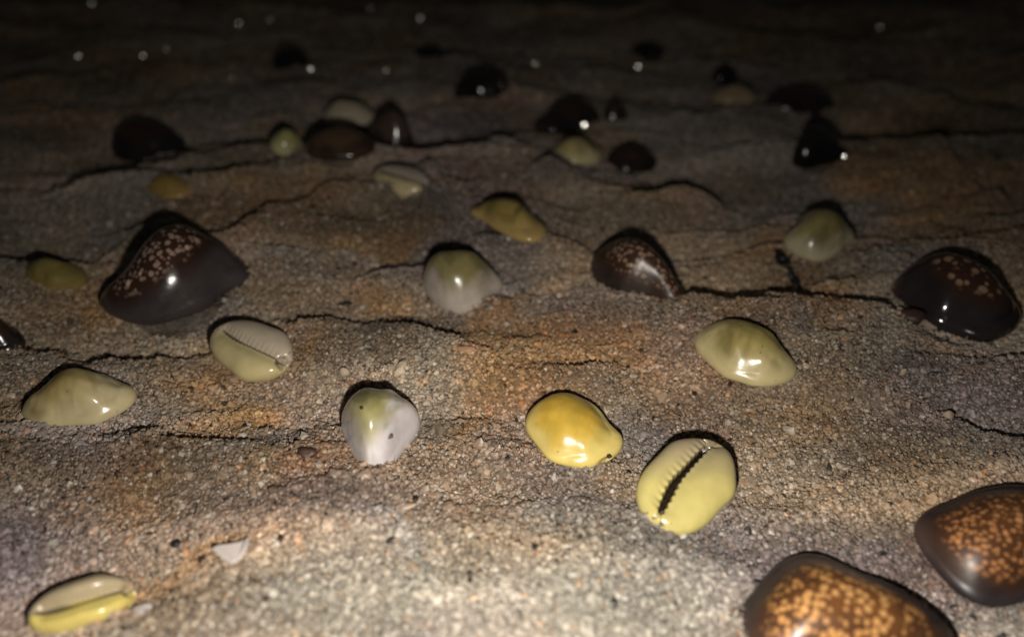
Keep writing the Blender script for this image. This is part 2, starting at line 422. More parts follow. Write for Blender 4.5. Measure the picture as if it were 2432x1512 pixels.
# outlines of the nearer shells as seen from the camera: top edge, bottom edge, both left to right
EDGE = {
 33:([(232,721),(280,651),(310,601),(350,558),(390,536),(430,528),(470,541),(500,558),(530,583),(560,593),(580,611),(594,646)],
     [(232,721),(250,736),(270,761),(300,771),(340,774),(400,766),(450,753),(500,736),(540,706),(575,676),(594,646)]),
 2:([(50,968),(55,951),(85,928),(110,901),(145,878),(185,868),(215,876),(250,891),(285,901),(315,916),(326,941)],
    [(50,968),(53,991),(75,1008),(125,1007),(200,1012),(250,1003),(290,986),(320,961),(326,941)]),
 15:([(1002,666),(1008,626),(1025,600),(1060,597),(1095,592),(1120,596),(1150,613),(1175,641),(1195,671)],
     [(1002,666),(1005,691),(1020,716),(1045,736),(1080,748),(1115,743),(1155,721),(1185,691),(1195,671)]),
 9:([(809,1006),(815,961),(835,931),(870,921),(910,921),(950,936),(980,953),(997,981),(1000,1000)],
    [(809,1006),(810,1036),(825,1071),(850,1096),(885,1106),(920,1098),(950,1086),(980,1056),(998,1020),(1000,1000)]),
 8:([(1246,983),(1266,961),(1301,936),(1346,930),(1386,941),(1416,961),(1451,991),(1471,1026),(1482,1056)],
    [(1246,983),(1248,1021),(1266,1061),(1296,1091),(1336,1108),(1386,1112),(1431,1108),(1466,1086),(1482,1056)]),
 12:([(1647,803),(1661,778),(1696,762),(1736,757),(1776,761),(1816,773),(1851,801),(1876,836),(1893,876)],
     [(1647,803),(1656,841),(1681,873),(1721,898),(1766,913),(1816,921),(1856,916),(1886,901),(1893,876)]),
 18:([(1857,582),(1865,556),(1887,523),(1916,502),(1952,495),(1985,502),(2014,527),(2031,556)],
     [(1857,582),(1876,600),(1894,613),(1930,622),(1974,620),(2003,600),(2025,582),(2031,556)]),
 34:([(2114,680),(2135,655),(2164,626),(2204,604),(2251,598),(2295,606),(2335,626),(2368,644),(2393,680),(2419,728),(2428,757)],
     [(2114,680),(2135,706),(2164,742),(2204,775),(2259,793),(2295,812),(2339,817),(2379,806),(2415,786),(2428,757)]),
 21:([(1116,505),(1127,489),(1152,476),(1196,470),(1225,474),(1251,487),(1273,513),(1298,536)],
     [(1116,505),(1138,522),(1170,545),(1207,565),(1243,576),(1280,578),(1294,564),(1298,536)]),
 35:([(1402,611),(1422,589),(1451,571),(1495,563),(1531,569),(1561,589),(1582,626),(1608,669),(1630,706),(1644,728)],
     [(1402,611),(1407,662),(1433,691),(1469,704),(1517,704),(1564,706),(1597,715),(1626,731),(1644,728)]),
 30:([(1750,1479),(1763,1435),(1785,1380),(1821,1336),(1865,1316),(1912,1312),(1967,1320),(2022,1340),(2076,1366),(2149,1398),(2204,1431),(2240,1468),(2262,1508),(2270,1530)],
     [(1750,1479),(1780,1560),(1850,1620),(2000,1650),(2150,1620),(2240,1575),(2270,1530)]),
 31:([(2167,1267),(2178,1227),(2207,1205),(2259,1183),(2324,1158),(2386,1149),(2432,1152),(2500,1165),(2570,1210),(2610,1280)],
     [(2167,1267),(2186,1322),(2215,1366),(2240,1398),(2277,1424),(2331,1439),(2386,1446),(2432,1435),(2520,1390),(2610,1280)]),
 39:([(1265,306),(1287,270),(1313,241),(1356,230),(1393,237),(1415,259),(1426,284)],
     [(1265,306),(1298,321),(1342,314),(1389,303),(1426,284)]),
 43:([(1076,226),(1090,190),(1116,171),(1160,166),(1196,173),(1211,193)],[(1076,226),(1116,233),(1163,224),(1203,212),(1211,193)]),
 41:([(1876,386),(1887,343),(1901,310),(1923,299),(1967,310),(1996,339),(2014,361)],[(1876,386),(1894,403),(1949,396),(2003,383),(2014,361)]),
}
def project(P):
    c, s_ = math.cos(PITCH), math.sin(PITCH)
    q = P-np.array([0, 0, CAM_H])
    dep = q[:, 1]*c-q[:, 2]*s_; up = q[:, 1]*s_+q[:, 2]*c
    return CX+FPX*q[:, 0]/dep, CY-FPX*up/dep
STUCK = []  # points on shells where single grains cling
FOOT = []   # shell footprints, so that no sand grain sits inside a shell

def place(p1, p2, zref):
    """a point, a heading and a length for a shell whose tips show at p1 and p2"""
    a = G(*p1, zref); b = G(*p2, zref)
    c = (a+b)/2; d = b-a
    return c, math.atan2(d[1], d[0]), float(np.hypot(*d))

def pale_pigment(f, margin, back, olive=None, olive_amt=0.5, patch=0.25, edge=0.25, bands=(), seed=0, inner=(.62,.52,.48), base=None):
    n = fbm(f['U']*2.2+30+seed, f['Y']*2.8+30, 120+seed, 3)
    k = np.clip((f['dors']+0.40*n-patch)/(edge*1.8)+0.2, 0, 1); k = k*k*(3-2*k)
    mg = np.array(margin); c = mg+(np.array(back)-mg)*k[:, None]
    if olive is not None:
        n2 = fbm(f['U']*3.1+70+seed, f['Y']*2.0+10, 140+seed, 3)
        o = np.clip(n2*1.8+0.1, 0, 1)*np.clip(f['dors']*2.4, 0, 1)*olive_amt
        for bu, bw, ba in bands:
            o = np.maximum(o, ba*np.exp(-((f['U']-bu)/bw)**2)*np.clip(f['dors']*2.2, 0, 1))
        o = np.clip(o, 0, 1)
        c = c+(np.array(olive)-c)*o[:, None]
    gb = fbm(f['U']*26+seed*3, f['Y']*1.6+seed, 170+seed, 3)
    c = c*(1+0.06*gb[:, None]*np.clip(f['dors']*2+.3, 0, 1)[:, None])
    ln = np.exp(-((f['Y']-0.10-0.10*np.sin(f['U']*3+seed))/0.018)**2)*np.clip(f['dors']*2-.2, 0, 1)*0.35
    c = c*(1-ln[:, None])+c*np.array([1.25, 1.2, 1.0])*ln[:, None]
    pit = (np.random.default_rng(seed+5).random(len(f['U'])) < .0012)*(f['S'] > 0)
    c = c*(1-.6*pit[:, None])
    if base is not None:
        bm = np.clip(-f['S']*1.6, 0, 1)[:, None]
        c = c*(1-bm)+np.array(base)*bm
    sl = np.clip(f['slit'][:, None]*1.6, 0, 1); c = c*(1-sl)+np.array([.02, .013, .008])*sl  # shade inside the slit, painted into the pigment
    nn = f['notch'][:, None]**1.5
    c = c*(1-nn)+np.array([.05, .03, .015])*nn
    return np.clip(c*np.array([1.04, .955, .90]), 0, 1)

def dark_pigment(f, margin=(.022,.017,.017), back=(.040,.020,.014), seed=0, base=None, tip=(.085,.050,.038)):
    n = fbm(f['U']*2.5+30+seed, f['Y']*3+20, 160+seed, 3)
    k = np.clip((f['dors']+0.2*n-0.2)/0.25, 0, 1)
    mg = np.array(margin)*(1+0.5*n[:, None])
    c = mg+(np.array(back)-mg)*k[:, None]
    tp = np.clip((np.abs(f['U'])-0.84)/0.14, 0, 1)*(f['U'] < 0)
    c = c*(1-tp[:, None]*0.6)+np.array(tip)*tp[:, None]*0.6
    return np.clip(c, 0, 1)

def cowrie(label, kind, p1, p2, sink=0.0, tilt=(0, 0), flip=False, pig=None, mat=None, scale=1.0, parts=(), group=None, zref=0.004, lift=0.0, foot=0.93, **kw):
    c, yaw, L = place(p1, p2, zref)
    L *= scale
    seed = kw.get('seed', 0)
    verts, faces, f = cowrie_mesh(L, slit=flip, **kw)
    root = bpy.data.objects.new('cowrie_shell', None); COL.objects.link(root)
    root.empty_display_size = 0.005
    o = mesh_obj('body', verts, faces, mat, root)
    set_color(o.data, 'pigment', pig(f))
    set_float(o.data, 'dorsum', f['dors'])
    g = h1(c[0], c[1])
    base = kw.get('base', 0.26)*L/2
    if flip:
        dome = L*kw.get('hr', 0.5)
        z = g + 0.0 + L*0.16 - sink
        M = Matrix.Rotation(yaw, 4, 'Z') @ Matrix.Rotation(math.radians(tilt[0]), 4, 'X') @ Matrix.Rotation(math.radians(tilt[1]), 4, 'Y') @ Matrix.Rotation(math.pi, 4, 'X')
    else:
        z = g + base*(0.95 if sink < 0.0015 else 0.6) - sink
        M = Matrix.Rotation(yaw, 4, 'Z') @ Matrix.Rotation(math.radians(tilt[0]), 4, 'X') @ Matrix.Rotation(math.radians(tilt[1]), 4, 'Y')
    # settle the shell: size, height and place until it reaches as far as in the photograph
    sc = 1.0; sz = 1.0; zz = z+lift
    R3 = np.array(M.to_3x3())
    if seed in REACH:
        x0, y0, x1, y1 = REACH[seed]
        zoff = zz-g
        for it in range(14):
            P = (verts*np.array([sc, sc, sc*sz])) @ R3.T+np.array([c[0], c[1], h1(c[0], c[1])+zoff*sc])
            vis = P[:, 2] > height(P[:, 0], P[:, 1])+0.0006
            if vis.sum() < 20: break
            X_, Y_ = project(P[vis])
            a0, a1, b0, b1 = X_.min(), X_.max(), Y_.min(), Y_.max()
            sc *= ((x1-x0)/(a1-a0))**0.7
            sz = float(np.clip(sz*((y1-y0)/(b1-b0))**0.8, 0.62, 1.75))
            t_ = G((x0+x1)/2, (y0+y1)/2, 0.004); n_ = G((a0+a1)/2, (b0+b1)/2, 0.004)
            c = c+0.7*(t_-n_)
        zz = h1(c[0], c[1])+zoff*sc
        if seed in EDGE and not flip:
            verts, c, zz = reshape(verts*np.array([sc, sc, sc*sz]), f, R3, c, zz, L*sc, yaw, seed)
            verts = verts/np.array([sc, sc, sc*sz])
        verts = verts*np.array([sc, sc, sc*sz]); L = L*sc
        o.data.vertices.foreach_set('co', verts.astype(np.float32).ravel()); o.data.update()
        print('%s sc %.2f sz %.2f L %.1f mm  got %d %d %d %d want %s' % (seed, sc, sz, L*1000, a0, b0, a1, b1, REACH[seed]))
    root.matrix_world = Matrix.Translation((c[0], c[1], zz)) @ M
    tag(root, label, 'shell', group)
    Pw = verts @ R3.T+np.array([c[0], c[1], zz])
    gz_ = Pw[:, 2]-height(Pw[:, 0], Pw[:, 1])
    low = np.where((gz_ > 0.0006) & (gz_ < 0.0006+0.0022*np.random.default_rng(seed).random(len(gz_))**2))[0]
    if len(low) > 20 and c[1] < 0.26:
        STUCK.append(Pw[np.random.default_rng(seed+1).choice(low, 14)])
    FOOT.append((float(c[0]), float(c[1]), yaw, L/2*foot, L/2*kw.get('wr', 0.72)*foot))
    for pt in parts:
        pt(root, L)
    return root

def reshape(V, f, R3, c, zz, L, yaw, seed):
    """swell or flatten the shell along its length (a few smooth knots) so that its outline follows EDGE"""
    (tx, ty), (bx_, by_) = (np.array(e, float).T for e in EDGE[seed])
    sgn = -1 if math.cos(yaw) > 0 else 1
    K = 6; kn = np.linspace(-1, 1, K)
    U = f['U']
    B = np.stack([np.exp(-((U-k)/0.34)**2) for k in kn], 1); B /= B.sum(1, keepdims=True)
    x0, x1 = tx[0], tx[-1]; n = 15
    xc = x0+(x1-x0)*(np.arange(n)+0.5)/n
    T = np.interp(xc, tx, ty); Bt = np.interp(xc, bx_, by_)
    nearf = np.clip(0.5+V[:, 1]*sgn/(0.5*L), 0, 1); nearf = nearf*nearf*(3-2*nearf)
    def shape(p):
        Q = V.copy()
        kz = 1+B@p[:K]; ky = 1+B@p[K:2*K]; sh = B@p[2*K:3*K]
        Q[:, 2] = np.where(Q[:, 2] > 0, Q[:, 2]*kz, Q[:, 2])
        Q[:, 1] = Q[:, 1]*ky+sh*L*0.5
        Q[:, 0] *= 1+p[3*K]
        return Q
    def world(p):
        return shape(p) @ R3.T+np.array([c[0]+p[3*K+1]*L, c[1]+p[3*K+2]*L, zz])
    def sil(p, gh):
        P = world(p); X_, Y_ = project(P)
        k = np.clip(((X_-x0)/(x1-x0)*n).astype(int), -1, n)
        ok = (k >= 0) & (k < n) & (P[:, 2] > gh+0.0005)
        t = np.full(n, 1e9); b = np.full(n, -1e9)
        np.minimum.at(t, k[ok], Y_[ok]); np.maximum.at(b, k[ok], Y_[ok])
        mid = (T+Bt)/2
        t = np.where(t > 1e8, mid, t); b = np.where(b < -1e8, mid, b)
        sc_ = 100/(x1-x0)
        vis = X_[P[:, 2] > gh+0.0005]
        return np.concatenate([(t-T)*sc_, (b-Bt)*sc_, [(vis.min()-x0)*sc_*2, (vis.max()-x1)*sc_*2]])
    p = np.zeros(3*K+3)
    reg = np.concatenate([np.full(K, 5.0), np.full(K, 7.0), np.full(K, 9.0), [8, 3, 3]])
    D2 = np.zeros((3*(K-1), 3*K+3))
    for g in range(3):
        for i in range(K-1):
            D2[g*(K-1)+i, g*K+i] = -6; D2[g*(K-1)+i, g*K+i+1] = 6
    for it in range(7):
        Pw = world(p); gh = height(Pw[:, 0], Pw[:, 1])
        r0 = sil(p, gh); J = np.empty((len(r0), len(p)))
        for j in range(len(p)):
            q = p.copy(); q[j] += 0.03; J[:, j] = (sil(q, gh)-r0)/0.03
        A = J.T@J+np.diag(reg**2)+D2.T@D2
        gvec = J.T@r0+reg**2*p+D2.T@(D2@p)
        p = p-np.clip(np.linalg.solve(A, gvec), -.25, .25)
        p[:K] = np.clip(p[:K], -.6, 1.2); p[K:2*K] = np.clip(p[K:2*K], -.45, .6)
    r = sil(p, gh); px_ = (x1-x0)/100
    print('  edge', seed, 'mean err px top %.1f bottom %.1f' % (np.abs(r[:n]).mean()*px_, np.abs(r[n:2*n]).mean()*px_), p.round(2))
    return shape(p), np.array([c[0]+p[3*K+1]*L, c[1]+p[3*K+2]*L]), zz

def hole(name, pos, rad, col=(.02, .012, .008), squash=(1, 1, .5)):
    def make(root, L):
        bm = bmesh.new(); bmesh.ops.create_icosphere(bm, subdivisions=3, radius=rad)
        r = np.random.default_rng(int(rad*1e6))
        for v in bm.verts:
            v.co = Vector((v.co.x*squash[0], v.co.y*squash[1], v.co.z*squash[2]))*(1+0.12*r.standard_normal())
        me = bpy.data.meshes.new(name); bm.to_mesh(me); bm.free()
        me.polygons.foreach_set('use_smooth', [True]*len(me.polygons))
        me.materials.append(simple_mat(name, col, 0.8))
        o = bpy.data.objects.new(name, me); COL.objects.link(o); o.parent = root
        # drop it on to the surface of the body
        body = [ch for ch in root.children if ch.name.startswith('body')][0]
        vs = np.empty(len(body.data.vertices)*3, np.float32); body.data.vertices.foreach_get('co', vs); vs = vs.reshape(-1, 3)
        t = np.array(pos[:2])*L/2
        sel = vs[vs[:, 2] > (0 if pos[2] > 0 else -1)]
        k = np.argmin(((sel[:, :2]-t)**2).sum(1)-sel[:, 2]*1e-9)
        o.location = Vector(sel[k].tolist())
    return make

GP = 'cowrie shells scattered over the sand'
GD = 'dark cowrie shells scattered over the sand'
pm = lambda n, **k: shell_material(n, 'pale', **k)
dmt = lambda n, **k: shell_material(n, 'dark', **k)
glz = pm('porcelain_shell')

# pale cowries, near to far
cowrie('blurred yellow cowrie with grey upper lip, slit side up, in bottom left corner', 'pale', (88,1462), (316,1392), flip=True, sink=0.0006, tilt=(22, 0),
       pig=lambda f: pale_pigment(f, (.56,.49,.16), (.56,.5,.2), base=None, seed=3)*np.where((f['Y'] < 0.0)[:, None], np.array([.66,.66,1.35]), 1.0),
       mat=pm('porcelain_lemon'), seed=3, wr=0.52, hr=0.42, base=0.40, asym=-0.03, ta=.004, vd=0.15, vw=0.22, group=GP)
cowrie('yellow green cowrie with toothed slit facing up, right of the bright yellow one', 'pale', (1556,1236), (1728,1066), flip=True, sink=-0.0028, tilt=(12, -14),
       pig=lambda f: pale_pigment(f, (.50,.47,.17), (.48,.44,.19), seed=5, base=(.50,.46,.18))*(1-np.clip((f['U']+.2-f['Y'])*.9, 0, 1)[:, None]*np.array([.35,.38,-.05])), mat=pm('porcelain_green', rough=0.13), seed=5, wr=0.68, hr=0.44, base=0.55, slitw=1.8, asym=-0.1, yg0=-0.15, tf=8.0, vd=0.22, vw=0.26, ta=0.016, group=GP)
cowrie('bright yellow cowrie with dark notch at its right end', 'pale', (1258,985), (1476,1052), sink=0.0, tilt=(6, 2),
       pig=lambda f: pale_pigment(f, (.62,.53,.18), (.54,.38,.06), (.30,.25,.05), 0.35, patch=0.22, edge=0.35, seed=8),
       mat=pm('porcelain_yellow'), seed=8, wr=0.86, hr=0.5, uc=-0.12, nod=0.05, notch=(0.80, -1), dl=0.9, dw=0.93, lift=0.0018, base=0.36, group=GP,
       parts=[hole('canal_opening', (0.86, -0.36, 1), 0.00055, squash=(1.2, .9, .8))])
cowrie('white cowrie with olive yellow back and a small dark bore hole', 'pale', (812,1012), (996,1000), sink=0, tilt=(12, 0),
       pig=lambda f: pale_pigment(f, (.64,.64,.69), (.30,.29,.13), (.17,.18,.08), 0.8, patch=0.34, edge=0.48, seed=9),
       mat=pm('porcelain_white'), seed=9, wr=1.0, hr=0.52, nod=0.10, uc=0.05, scale=1.0, dl=0.95, lift=0.001, poff=(-.16, .10), mh=.42, psz=1.05, group=GP,
       parts=[hole('bore_hole', (-0.25, -0.38, 1), 0.00042), hole('canal_opening', (0.36, -0.80, 1), 0.00065, (.12,.07,.05))])
cowrie('pale green humped cowrie at left, below the big spotted dark shell', 'pale', (56,972), (322,938), sink=0.0002, tilt=(4, 0),
       pig=lambda f: pale_pigment(f, (.54,.49,.30), (.36,.30,.11), (.18,.13,.05), 0.7, patch=0.45, edge=0.5, seed=2, bands=[(-0.78, .07, .5)]),
       mat=pm('porcelain_sage'), seed=2, wr=0.72, hr=0.54, uc=-0.14, nod=0.12, ends=0.1, sharp=1.3, dl=0.9, dw=0.9, lift=-0.0006, group=GP)
cowrie('grey and yellow cowrie lying slit side up beside the big dark shell', 'pale', (507,786), (690,872), flip=True, sink=-0.0004, tilt=(14, 2),
       pig=lambda f: pale_pigment(f, (.50,.45,.24), (.5,.45,.24), seed=4, base=(.52,.47,.26))*np.where((f['Y'] < 0.03)[:, None], np.array([.90,.90,1.3]), 1.0),
       mat=pm('porcelain_bean'), seed=4, slitw=.6, wr=0.60, hr=0.40, base=0.36, ta=.004, tf=8.5, vd=0.1, vw=0.17, group=GP)
cowrie('pale green yellow cowrie with a small dark smudge, behind the toothed slit one', 'pale', (1656,815), (1888,880), sink=0.0002, tilt=(4, 0),
       pig=lambda f: pale_pigment(f, (.54,.49,.27), (.38,.33,.12), (.15,.13,.045), 0.7, patch=0.3, edge=0.5, seed=12, bands=[(0.05, .06, .35)]),
       mat=pm('porcelain_lime'), seed=12, wr=0.8, hr=0.44, uc=0.02, nod=0.12, dl=0.92, dw=0.93, lift=-0.0003, group=GP)
cowrie('olive backed cowrie with white margin and a scrap of weed on its edge', 'pale', (1006,700), (1188,672), sink=0.0002, tilt=(6, 0),
       pig=lambda f: pale_pigment(f, (.43,.40,.36), (.20,.185,.08), (.08,.08,.035), 0.9, patch=0.16, edge=0.35, seed=15),
       mat=pm('porcelain_olive'), seed=15, wr=0.86, hr=0.5, uc=-0.05, nod=0.12, dl=0.93, lift=0.0004, group=GP)
cowrie('pale cowrie with olive yellow back standing before the sand ripples at right', 'pale', (1866,577), (2026,565), sink=0.0002, tilt=(6, 0),
       pig=lambda f: pale_pigment(f, (.42,.40,.28), (.28,.25,.10), (.12,.11,.05), 0.7, patch=0.30, edge=0.3, seed=18),
       mat=pm('porcelain_cream'), seed=18, wr=0.86, hr=0.5, nod=0.05, lift=0.0003, group=GP)
cowrie('amber and olive cowrie in the middle, half sunk behind the olive backed one', 'pale', (1122,508), (1296,556), sink=0, tilt=(4, 2),
       pig=lambda f: pale_pigment(f, (.38,.29,.11), (.28,.22,.07), (.07,.08,.025), 0.95, patch=0.2, edge=0.5, seed=21, bands=[(-0.45, .18, .6)]),
       mat=pm('porcelain_amber'), seed=21, wr=0.74, hr=0.6, nod=0.06, dl=0.78, lift=0.0006, group=GP)
cowrie('dim cowrie lying slit side up in front of the far pair of dark shells', 'pale', (890,412), (1020,448), flip=True, sink=0.0006, tilt=(14, 0),
       pig=lambda f: pale_pigment(f, (.50,.45,.27), (.5,.45,.3), seed=6, base=(.55,.50,.30))*np.where((f['Y'] < 0.03)[:, None], np.array([.62,.62,.9]), 1.0),
       mat=pm('porcelain_dim'), seed=6, wr=0.56, hr=0.40, base=0.36, group=GP)
cowrie('small pale cowrie far back with one glint, left of the small knobbly dark shell', 'pale', (1314,368), (1430,356), sink=0.0012,
       pig=lambda f: pale_pigment(f, (.56,.52,.30), (.48,.42,.20), (.25,.22,.1), 0.4, seed=24),
       mat=glz, seed=24, wr=0.8, hr=0.42, dl=0.75, group=GP)
cowrie('small rounded pale cowrie at the left end of the dark shells far back', 'pale', (652,372), (706,330), sink=0.0006,
       pig=lambda f: pale_pigment(f, (.55,.55,.30), (.46,.46,.20), (.22,.22,.1), 0.3, seed=25),
       mat=glz, seed=25, wr=0.86, hr=0.5, scale=0.95, tilt=(24, 0), lift=0.001, group=GP)
cowrie('small amber cowrie sunk into the sand below the far left dark shell', 'pale', (352,436), (452,462), sink=0.0030,
       pig=lambda f: pale_pigment(f, (.40,.28,.10), (.38,.28,.08), (.14,.12,.04), 0.5, seed=26),
       mat=glz, seed=26, wr=0.66, hr=0.52, group=GP)
cowrie('olive cowrie buried to its back at the left edge beside the big dark shell', 'pale', (66,648), (208,676), sink=0.0034,
       pig=lambda f: pale_pigment(f, (.26,.21,.07), (.26,.22,.07), (.12,.11,.03), 0.6, seed=27),
       mat=glz, seed=27, wr=0.62, hr=0.50, group=GP)
cowrie('very blurred pale cowrie behind the pair of dark shells', 'pale', (768,258), (892,262), sink=0.0,
       pig=lambda f: pale_pigment(f, (.60,.55,.42), (.55,.5,.36), seed=28),
       mat=glz, seed=28, wr=0.7, hr=0.46, lift=0.003, group=GP)
cowrie('faint pale cowrie at the back on the right beside the long dark shell', 'pale', (1690,238), (1806,232), sink=0.001,
       pig=lambda f: pale_pigment(f, (.46,.36,.24), (.42,.32,.2), seed=29),
       mat=glz, seed=29, wr=0.7, hr=0.5, group=GP)

# dark cowries
DP = lambda **k: (lambda f: dark_pigment(f, **k))
cowrie('largest dark cowrie with orange brown netted back, cut by the bottom edge', 'dark', (1758,1440), (2262,1560), sink=.0010, tilt=(8, 0), zref=0.006,
       pig=DP(margin=(.034,.027,.026), back=(.05,.024,.014)), mat=dmt('netted_brown', glow=.3, spotcol=(.60,.29,.09), spotsize=.85, rough=.34, dots=.75, pale=1.0), seed=30, wr=0.7, hr=0.5, uc=0.0, sharp=1.15, nod=0.02, dl=0.86, dw=0.86, poff=(.0, -.05), psz=1.12, group=GD)
cowrie('dark cowrie with rusty streaked back, cut by the right edge', 'dark', (2178,1268), (2580,1352), sink=.0008, tilt=(8, 0), zref=0.006,
       pig=DP(margin=(.030,.024,.026), back=(.05,.024,.014)), mat=dmt('streaked_rust', glow=.35, spotcol=(.58,.25,.09), spotsize=.62, stretch=1.2, rough=.38, dots=.75, pale=.8), seed=31, wr=0.82, hr=0.52, sharp=1.15, nod=0.03, dl=0.86, dw=0.86, lift=0.0006, psz=1.1, group=GD)
cowrie('large dark cowrie with pinkish spots on its hump, at left', 'dark', (232,752), (598,640), sink=.0010, tilt=(4, 0), zref=0.005,
       pig=DP(margin=(.050,.040,.040)), mat=dmt('spotted_umber', glow=.10, spotcol=(.68,.47,.37), spotsize=.95, rough=.16), seed=33, wr=0.78, hr=0.56, uc=-0.05, sharp=0.85, ends=0.10, nod=0.03, dl=0.9, dw=0.95, lift=-0.0006, poff=(-.08, .02), psz=1.02, group=GD)
cowrie('dark cowrie with a row of tan spots near the right edge', 'dark', (2122,680), (2426,762), sink=.0008, tilt=(4, 0), zref=0.005,
       pig=DP(margin=(.024,.019,.019)), mat=dmt('spotted_black', glow=.10, spotcol=(.66,.42,.27), spotsize=1.5, amount=.85, rough=.11), seed=34, wr=0.84, hr=0.54, sharp=0.85, nod=0.03, dl=0.93, lift=0.0, poff=(.12, .08), psz=.95, group=GD)
cowrie('dark cowrie with fine tan spots, its front buried under pushed up sand', 'dark', (1408,628), (1640,722), sink=0.0042, tilt=(8, 4), zref=0.004,
       pig=DP(margin=(.028,.020,.018)), mat=dmt('spotted_chestnut', glow=.10, spotcol=(.50,.33,.22), spotsize=.9, rough=.3), seed=35, wr=0.78, hr=0.56, sharp=1.15, uc=-0.1, nod=0.02, dl=0.92, group=GD)
plain = dmt('plain_umber', glow=.03, spotcol=(.10,.06,.045), amount=.3, rough=.14)
cowrie('rounded dark cowrie with one glint, far back at left', 'dark', (262,352), (442,350), sink=0.0016, pig=DP(), mat=plain, seed=36, wr=0.78, hr=0.5, sharp=0.8, nod=0.02, group=GD)
cowrie('brown cowrie at the foot of the far pair of dark shells', 'dark', (726,366), (890,352), sink=0.0010, pig=DP(margin=(.05,.03,.02), back=(.10,.06,.035)), mat=plain, seed=37, wr=0.70, hr=0.46, sharp=1.15, nod=0.02, group=GD)
cowrie('tall leaning cowrie at the right of the far pair of dark shells', 'dark', (876,352), (994,366), sink=0.0, tilt=(0, 14), lift=0.0015, pig=DP(margin=(.03,.022,.02), back=(.085,.055,.045)), mat=plain, seed=38, wr=0.74, hr=0.62, sharp=1.15, nod=0.02, group=GD)
cowrie('sloping dark cowrie behind the small pale shell with one glint', 'dark', (1266,306), (1426,276), sink=0.0010, pig=DP(), mat=plain, seed=39, wr=0.70, hr=0.46, sharp=0.85, uc=0.15, nod=0.02, dl=0.9, group=GD)
cowrie('small knobbly dark shell right of the small pale one', 'dark', (1438,386), (1560,376), sink=0.0008, pig=DP(margin=(.016,.011,.010), back=(.03,.016,.012)), mat=plain, seed=40, wr=0.78, hr=0.60, sharp=1.15, nod=0.14, ends=.08, group=GD)
cowrie('black steep sided cowrie far back at right with a bright glint at its tip', 'dark', (1878,384), (2012,378), sink=0.0004, pig=DP(margin=(.008,.007,.007), back=(.010,.009,.009), tip=(.02,.015,.012)), mat=dmt('plain_black', amount=.1, rough=.16), seed=41, wr=0.76, hr=0.62, sharp=0.85, uc=-.2, nod=0.02, group=GD)
cowrie('long low dark cowrie in the gloom behind the black one', 'dark', (1812,258), (1980,254), sink=0.0010, pig=DP(), mat=plain, seed=42, wr=0.66, hr=0.36, sharp=1.15, nod=0.02, group=GD)
cowrie('dark cowrie in the gloom at the middle of the back, under the bright streak', 'dark', (1076,218), (1216,206), sink=0.0010, pig=DP(margin=(.012,.01,.01), back=(.014,.01,.009)), mat=plain, seed=43, wr=0.70, hr=0.42, sharp=0.85, nod=0.02, group=GD)
cowrie('dark cowrie cut by the left edge above the pale green one', 'dark', (-70,786), (62,812), sink=0.0010, pig=DP(), mat=plain, seed=44, wr=0.7, hr=0.56, sharp=1.15, nod=0.02, group=GD)
cowrie('small brown shell just right of the sloping dark cowrie', 'dark', (1430,272), (1492,268), sink=0.0006, pig=DP(margin=(.035,.022,.018), back=(.045,.028,.022)), mat=plain, seed=45, wr=0.8, hr=0.66, sharp=1.15, nod=0.02, rings=70, group=GD)
cowrie('tiny dark shell below the right end of the one under the bright streak', 'dark', (1170,236), (1212,234), sink=0.0004, pig=DP(), mat=plain, seed=46, wr=0.85, hr=0.8, sharp=1.15, nod=0.02, rings=70, group=GD)
for (q1, q2, lb, sd) in (((1690,172),(1760,162),'small blurred dark shell at the back above the faint pale cowrie',47),
                         ((640,150),(734,146),'barely visible dark shell at the far back, left of the middle',48),
                         ((985,140),(1058,134),'barely visible dark shell at the far back, left of the long bright streak',49),
                         ((1500,134),(1578,140),'barely visible dark shell at the far back, right of the bright streak',50)):
    cowrie(lb, 'dark', q1, q2, sink=0.0005, pig=DP(margin=(.012,.01,.01), back=(.014,.01,.009)), mat=plain, seed=sd, wr=0.75, hr=0.4, sharp=1.15, nod=0.02, rings=60, group=GD)

# ------------------------------------------------------------------ sand around the shells
BANKS.extend((cx, cy, yaw, ra/0.93, rb/0.93, 0.0005) for cx, cy, yaw, ra, rb in FOOT)
def mound(px, py, rx, ry, mm):
    c = G(px, py); MOUNDS.append((c[0], c[1], rx*1e-3, ry*1e-3, mm*1e-3))
mound(1480, 722, 14, 5, 1.2); mound(1560, 740, 10, 5, 1.4)
mound(1000, 1400, 30, 14, 1.5); mound(500, 1420, 30, 12, 1.2); mound(2150, 1250, 14, 14, 1.0)
mound(880, 395, 24, 8, 1.6)

# ------------------------------------------------------------------ ground sheet
def axis(lo, hi, step, far):
    core = np.arange(lo, hi, step)
    out = []; s = step; p = hi
    while p < far:
        s *= 1.16; p += s; out.append(p)
    inn = []; s = step; p = lo
    while p > -far:
        s *= 1.16; p -= s; inn.append(p)
    return np.array(inn[::-1]+core.tolist()+out)
gx = axis(-0.34, 0.34, 0.0011, 20.0); gy = axis(0.03, 0.52, 0.0009, 20.0)
XX, YY = np.meshgrid(gx, gy, indexing='ij')
HH = height(XX.ravel(), YY.ravel())
fade = 1.0
ni, nj = XX.shape
verts = np.stack([XX.ravel(), YY.ravel(), HH-0.00040], 1)
idx = np.arange(ni*nj).reshape(ni, nj)
faces = np.stack([idx[:-1, :-1], idx[1:, :-1], idx[1:, 1:], idx[:-1, 1:]], -1).reshape(-1, 4)
m, nt, b = new_mat('sand')
at = nd(nt, 'ShaderNodeAttribute', attribute_name='tint')
tc = nd(nt, 'ShaderNodeTexCoord')
vo = nd(nt, 'ShaderNodeTexVoronoi'); vo.inputs['Scale'].default_value = 1500
